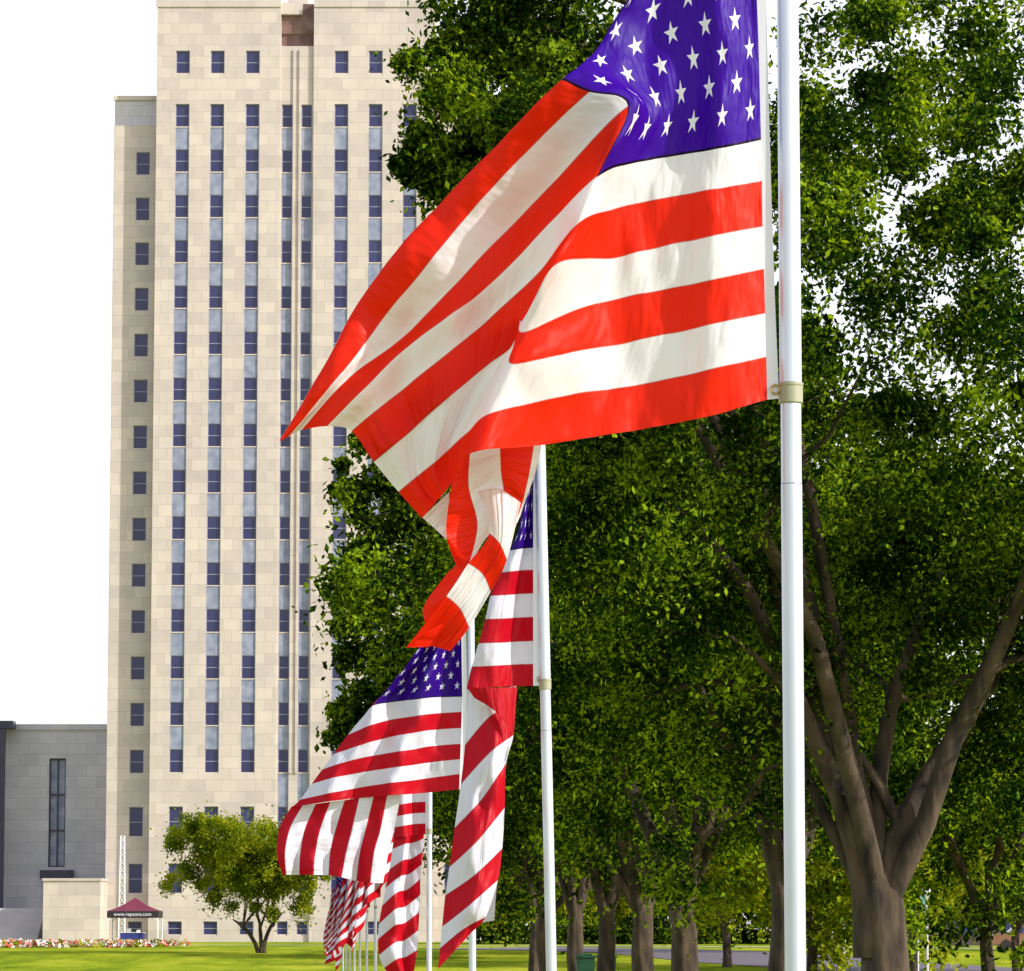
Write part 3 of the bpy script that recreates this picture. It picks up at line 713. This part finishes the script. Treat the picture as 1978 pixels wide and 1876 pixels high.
tm.materials.clear(); tm.materials.append(M_CANVAS)
lt=obj('lettering',tm,tent,(0,-0.02,zv-zt+0.14)); lt.rotation_euler=(math.pi/2,0,0)
for sx in (-1,1):
    for sy in (0,1):
        mb=MB(); x=cx+sx*(hw-0.05); y=YE+0.05+sy*(2*hw-0.1); mb.tube([(x,y,zt),(x,y,z1)],[0.05,0.05],8); 
        mb.tube([(x,y,z1-0.7),(x-sx*0.9,y,z1-0.05)],[0.03,0.03],6)
        part('leg',mb,[M_WHITE],tent)
tb=thing('folding_table','folding table under navy cloth with white boxes','table',(cx,YE+1,zt))
mb=MB(); mb.box(cx-0.95,cx+0.75,YE+0.7,YE+1.4,zt+0.02,zt+0.78,0); mb.box(cx-1.0,cx+0.8,YE+0.65,YE+1.45,zt+0.78,zt+0.82,1); mb.box(cx-0.5,cx-0.2,YE+0.9,YE+1.2,zt+0.82,zt+1.1,1); mb.box(cx+0.2,cx+0.45,YE+0.9,YE+1.2,zt+0.82,zt+1.0,1)
part('tabletop',mb,[M_NAVY,M_WHITE],tb)
# ---------------- lattice mast ----------------
YM=296; mx=W(236,1700,YM).x; zm=terr(YM); h=ZP(1615,YM)
mast=thing('lattice_mast','slender white steel lattice mast','mast',(mx,YM,zm))
mb=MB(); k_=0.24; cor=[(mx-k_,YM-k_),(mx+k_,YM-k_),(mx+k_,YM+k_),(mx-k_,YM+k_)]
for x,y in cor: mb.tube([(x,y,zm),(mx+(x-mx)*0.6,YM+(y-YM)*0.6,h)],[0.035,0.03],6)
N=14
for i in range(N):
    za=zm+(h-zm)*i/N; zb=zm+(h-zm)*(i+1)/N; sa=1-0.4*i/N; sb=1-0.4*(i+1)/N
    for a in range(4):
        b=(a+1)%4; q1=(cor[a][0]-mx,cor[a][1]-YM); q2=(cor[b][0]-mx,cor[b][1]-YM)
        mb.tube([(mx+q1[0]*sa,YM+q1[1]*sa,za),(mx+q2[0]*sb,YM+q2[1]*sb,zb)],[0.02,0.02],4); mb.tube([(mx+q1[0]*sb,YM+q1[1]*sb,zb),(mx+q2[0]*sb,YM+q2[1]*sb,zb)],[0.02,0.02],4)
part('lattice',mb,[M_WHITE],mast)
# ---------------- flower bed ----------------
rng=np.random.default_rng(5)
mb=MB(); x0=W(-60,1820,262).x; x1=W(368,1820,262).x
fm=[simple('red_petals',(0.5,0.05,0.03)),simple('white_petals',(0.8,0.78,0.75)),simple('pink_petals',(0.65,0.3,0.25)),M_LEAF2]
for i in range(3200):
    x=rng.uniform(x0,x1); y=rng.uniform(252,262); 
    t=(x-x0)/(x1-x0)
    if t>0.75 and y<252+10*(t-0.75)*3.5: continue
    z=terr(y)+rng.uniform(0.05,0.38); s=rng.uniform(0.08,0.2); m=int(rng.choice([0,1,1,2,3,3])) 
    a=Vector(rng.normal(size=3)).normalized()*s; b=a.cross(Vector(rng.normal(size=3))).normalized()*s
    p=Vector((x,y,z)); mb.quad(p+a,p+b,p-a,p-b,m)
me=mb.mesh('flower_bed',fm); o=obj('flower_bed',me,kind='stuff',label='long bed of red and white flowers on the lawn',category='flower bed')
# ---------------- right-hand background ----------------
Yb=266
br=thing('brick_building','long low dark brick building behind the trees','building',(W(1850,1800,Yb).x,Yb,terr(Yb)))
mb=MB(); xa,xb=W(1700,1800,Yb).x,W(2300,1800,Yb).x; zt_=ZP(1765,Yb)
mb.box(xa,xb,Yb,Yb+8,0,zt_,0); mb.box(xa-0.3,xb+0.3,Yb-0.3,Yb+8.3,zt_,zt_+0.2,0); part('wall',mb,[M_BRICK,M_CONC],br)
for k in range(5):
    mb=MB(); x=xa+1.2+k*3.6; mb.quad((x,Yb-0.02,1.0),(x+1.5,Yb-0.02,1.0),(x+1.5,Yb-0.02,1.9),(x,Yb-0.02,1.9),1); mb.box(x-0.06,x,Yb-0.06,Yb-0.004,.94,1.96,0); mb.box(x+1.5,x+1.56,Yb-0.06,Yb-0.004,.94,1.96,0); mb.box(x,x+1.5,Yb-0.06,Yb-0.004,1.9,1.96,0); mb.box(x,x+1.5,Yb-0.06,Yb-0.004,.94,1.0,0)
    part('window',mb,[M_BRONZE,M_GLASS],br)
Yg=330
gb=thing('grey_building','pale grey office block seen through the leaves','building',(W(2000,1700,Yg).x,Yg,0.4))
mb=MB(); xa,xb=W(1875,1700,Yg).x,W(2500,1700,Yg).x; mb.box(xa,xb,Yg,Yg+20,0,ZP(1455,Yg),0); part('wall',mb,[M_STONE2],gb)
for k in range(4):
    for j in range(3):
        mb=MB(); x=xa+1.0+k*2.6; z=2.0+j*3.6; mb.box(x,x+1.5,Yg-0.1,Yg-0.003,z,z+1.9,0); mb.box(x+0.08,x+1.42,Yg-0.13,Yg-0.102,z+0.08,z+1.82,1); part('window',mb,[M_FRAME,M_GLASS],gb)
def sign(px,py0,py1,d):
    c=W(px,py0,d); z=terr(d); T=thing('street_sign','small teal street sign on a thin post','sign',(c.x,d,z))
    mb=MB(); mb.tube([(c.x,d,z),(c.x,d,c.z)],[0.035,0.035],8); part('post',mb,[M_ALU],T)
    zb=W(px,py1,d).z; mb=MB(); mb.box(c.x-0.28,c.x+0.28,d-0.06,d-0.036,zb,c.z,0); mb.box(c.x-0.24,c.x+0.24,d-0.064,d-0.061,zb+0.04,zb+0.07,1); mb.box(c.x-0.24,c.x+0.24,d-0.064,d-0.061,c.z-0.07,c.z-0.04,1); part('sign_panel',mb,[M_SIGN,M_WHITE],T)
sign(1772,1728,1762,150); 
for px,py,d in ((1607,1722,215),(1630,1730,225),(1789,1735,160)):
    c=W(px,py,d); z=terr(d); T=thing('lamp_post','slim grey lamp post beside the road','lamp post',(c.x,d,z),'lamp posts beside the road')
    mb=MB(); mb.tube([(c.x,d,z),(c.x,d,z+0.5),(c.x,d,c.z)],[0.12,0.08,0.06],10); part('post',mb,[M_CONC],T)
    mb=MB(); mb.tube([(c.x,d,c.z),(c.x,d,c.z+0.1),(c.x,d,c.z+0.35),(c.x,d,c.z+0.4)],[0.08,0.16,0.18,0.05],10); part('lantern',mb,[M_WHITE],T)
for px in (1131,1172):
    d=128; c=W(px,1850,d); z=terr(d); T=thing('litter_bin','green plastic wheeled litter bin on the lawn','litter bin',(c.x,d,z),'green litter bins')
    k=0.3; mb=MB(); zt2=W(px,1850,d).z
    b_=[(-k*.8,-k*.8),(k*.8,-k*.8),(k*.8,k*.8),(-k*.8,k*.8)]; t_=[(-k,-k),(k,-k),(k,k),(-k,k)]
    B=[(c.x+a,d+b,z+0.03) for a,b in b_]; Tt=[(c.x+a,d+b,zt2) for a,b in t_]
    for i in range(4): mb.quad(B[i],B[(i+1)%4],Tt[(i+1)%4],Tt[i])
    part('bin_body',mb,[M_GREEN],T)
    mb=MB(); mb.box(c.x-k-0.04,c.x+k+0.04,d-k-0.04,d+k+0.04,zt2+0.002,zt2+0.07); mb.box(c.x-k*.7,c.x+k*.7,d-k*.7,d+k*.7,zt2+0.07,zt2+0.13); part('lid',mb,[M_GREEN],T)
d=238; c=W(1985,1815,d); z=terr(d)+0.03; car=thing('parked_car','white and brown parked estate car beside the road','car',(c.x,d,z))
M_CARR=simple('brown_paint',(0.28,0.13,0.08),None,2,0.3); 
prof=[(-2.2,.35),(-2.25,.75),(-2.1,.95),(-1.3,1.02),(-0.75,1.45),(1.3,1.5),(1.95,1.05),(2.2,.9),(2.2,.35)]
mb=MB(); n=len(prof)
for y in (-0.85,0.85): mb.v+=[(c.x+a,d+y,z+b) for a,b in prof]
mb.f.append(tuple(range(n))); mb.m.append(0); mb.f.append(tuple(reversed(range(n,2*n)))); mb.m.append(0)
for i in range(n): j=(i+1)%n; mb.f.append((i,i+n,j+n,j)); mb.m.append(1 if 3<=i<=5 else 0)
part('body',mb,[M_CARR,M_WHITE],car)
for xa,xb in ((-0.9,0.15),(0.22,1.35)):
    mb=MB(); mb.quad((c.x+xa,d-0.86,z+1.02),(c.x+xb,d-0.86,z+1.02),(c.x+xb-0.05,d-0.86,z+1.38),(c.x+xa+(0.3 if xa<0 else 0),d-0.86,z+1.38)); part('side_window',mb,[M_GLASS],car)
for sx in (-1.4,1.4):
    for sy in (-0.78,0.78):
        mb=MB(); mb.tube([(c.x+sx,d+sy-0.1,z+.32),(c.x+sx,d+sy+0.1,z+.32)],[.32,.32],18); part('wheel',mb,[M_BLACK],car)
# ---------------- camera, light, sky ----------------
cam=bpy.data.cameras.new('camera'); co=bpy.data.objects.new('camera',cam); COL.objects.link(co)
co.location=(0,0,CZ); co.rotation_euler=(math.pi/2+TH,0,0); cam.sensor_width=36; cam.lens=36*7600/1978; cam.clip_start=0.5; cam.clip_end=8000
SC.camera=co
el=math.radians(28); az=math.radians(64)
ts=Vector((math.cos(el)*math.sin(az),-math.cos(el)*math.cos(az),math.sin(el)))
sl=bpy.data.lights.new('sun','SUN'); sl.energy=5.0; sl.angle=math.radians(0.5); sl.color=(1,0.95,0.88)
so=bpy.data.objects.new('sun',sl); COL.objects.link(so); so.rotation_euler=ts.to_track_quat('Z','Y').to_euler()
w=bpy.data.worlds.new('World'); SC.world=w; w.use_nodes=True; nt=w.node_tree
bg=nt.nodes['Background']; sk=nt.nodes.new('ShaderNodeTexSky'); sk.sky_type='NISHITA'; sk.sun_disc=False
sk.sun_elevation=el; sk.sun_rotation=math.pi-az; sk.dust_density=3.0; sk.air_density=1.0
nt.links.new(sk.outputs[0],bg.inputs[0]); bg.inputs[1].default_value=0.1
# bright thin high haze over the clear-sky model
tc=nt.nodes.new('ShaderNodeTexCoord'); sp=nt.nodes.new('ShaderNodeSeparateXYZ'); nt.links.new(tc.outputs['Generated'],sp.inputs[0])
hz=ramp(nt,sp.outputs[2],[(0.0,(0.86,0.83,0.88)),(0.28,(0.90,0.86,0.90)),(0.6,(0.52,0.53,0.66)),(1.0,(0.32,0.36,0.52))])
b2=nt.nodes.new('ShaderNodeBackground'); nt.links.new(hz,b2.inputs[0]); b2.inputs[1].default_value=1.08
ads=nt.nodes.new('ShaderNodeAddShader'); nt.links.new(bg.outputs[0],ads.inputs[0]); nt.links.new(b2.outputs[0],ads.inputs[1])
nt.links.new(ads.outputs[0],nt.nodes['World Output'].inputs[0])
SC.view_settings.view_transform='Standard'; SC.view_settings.look='None'; SC.view_settings.exposure=0
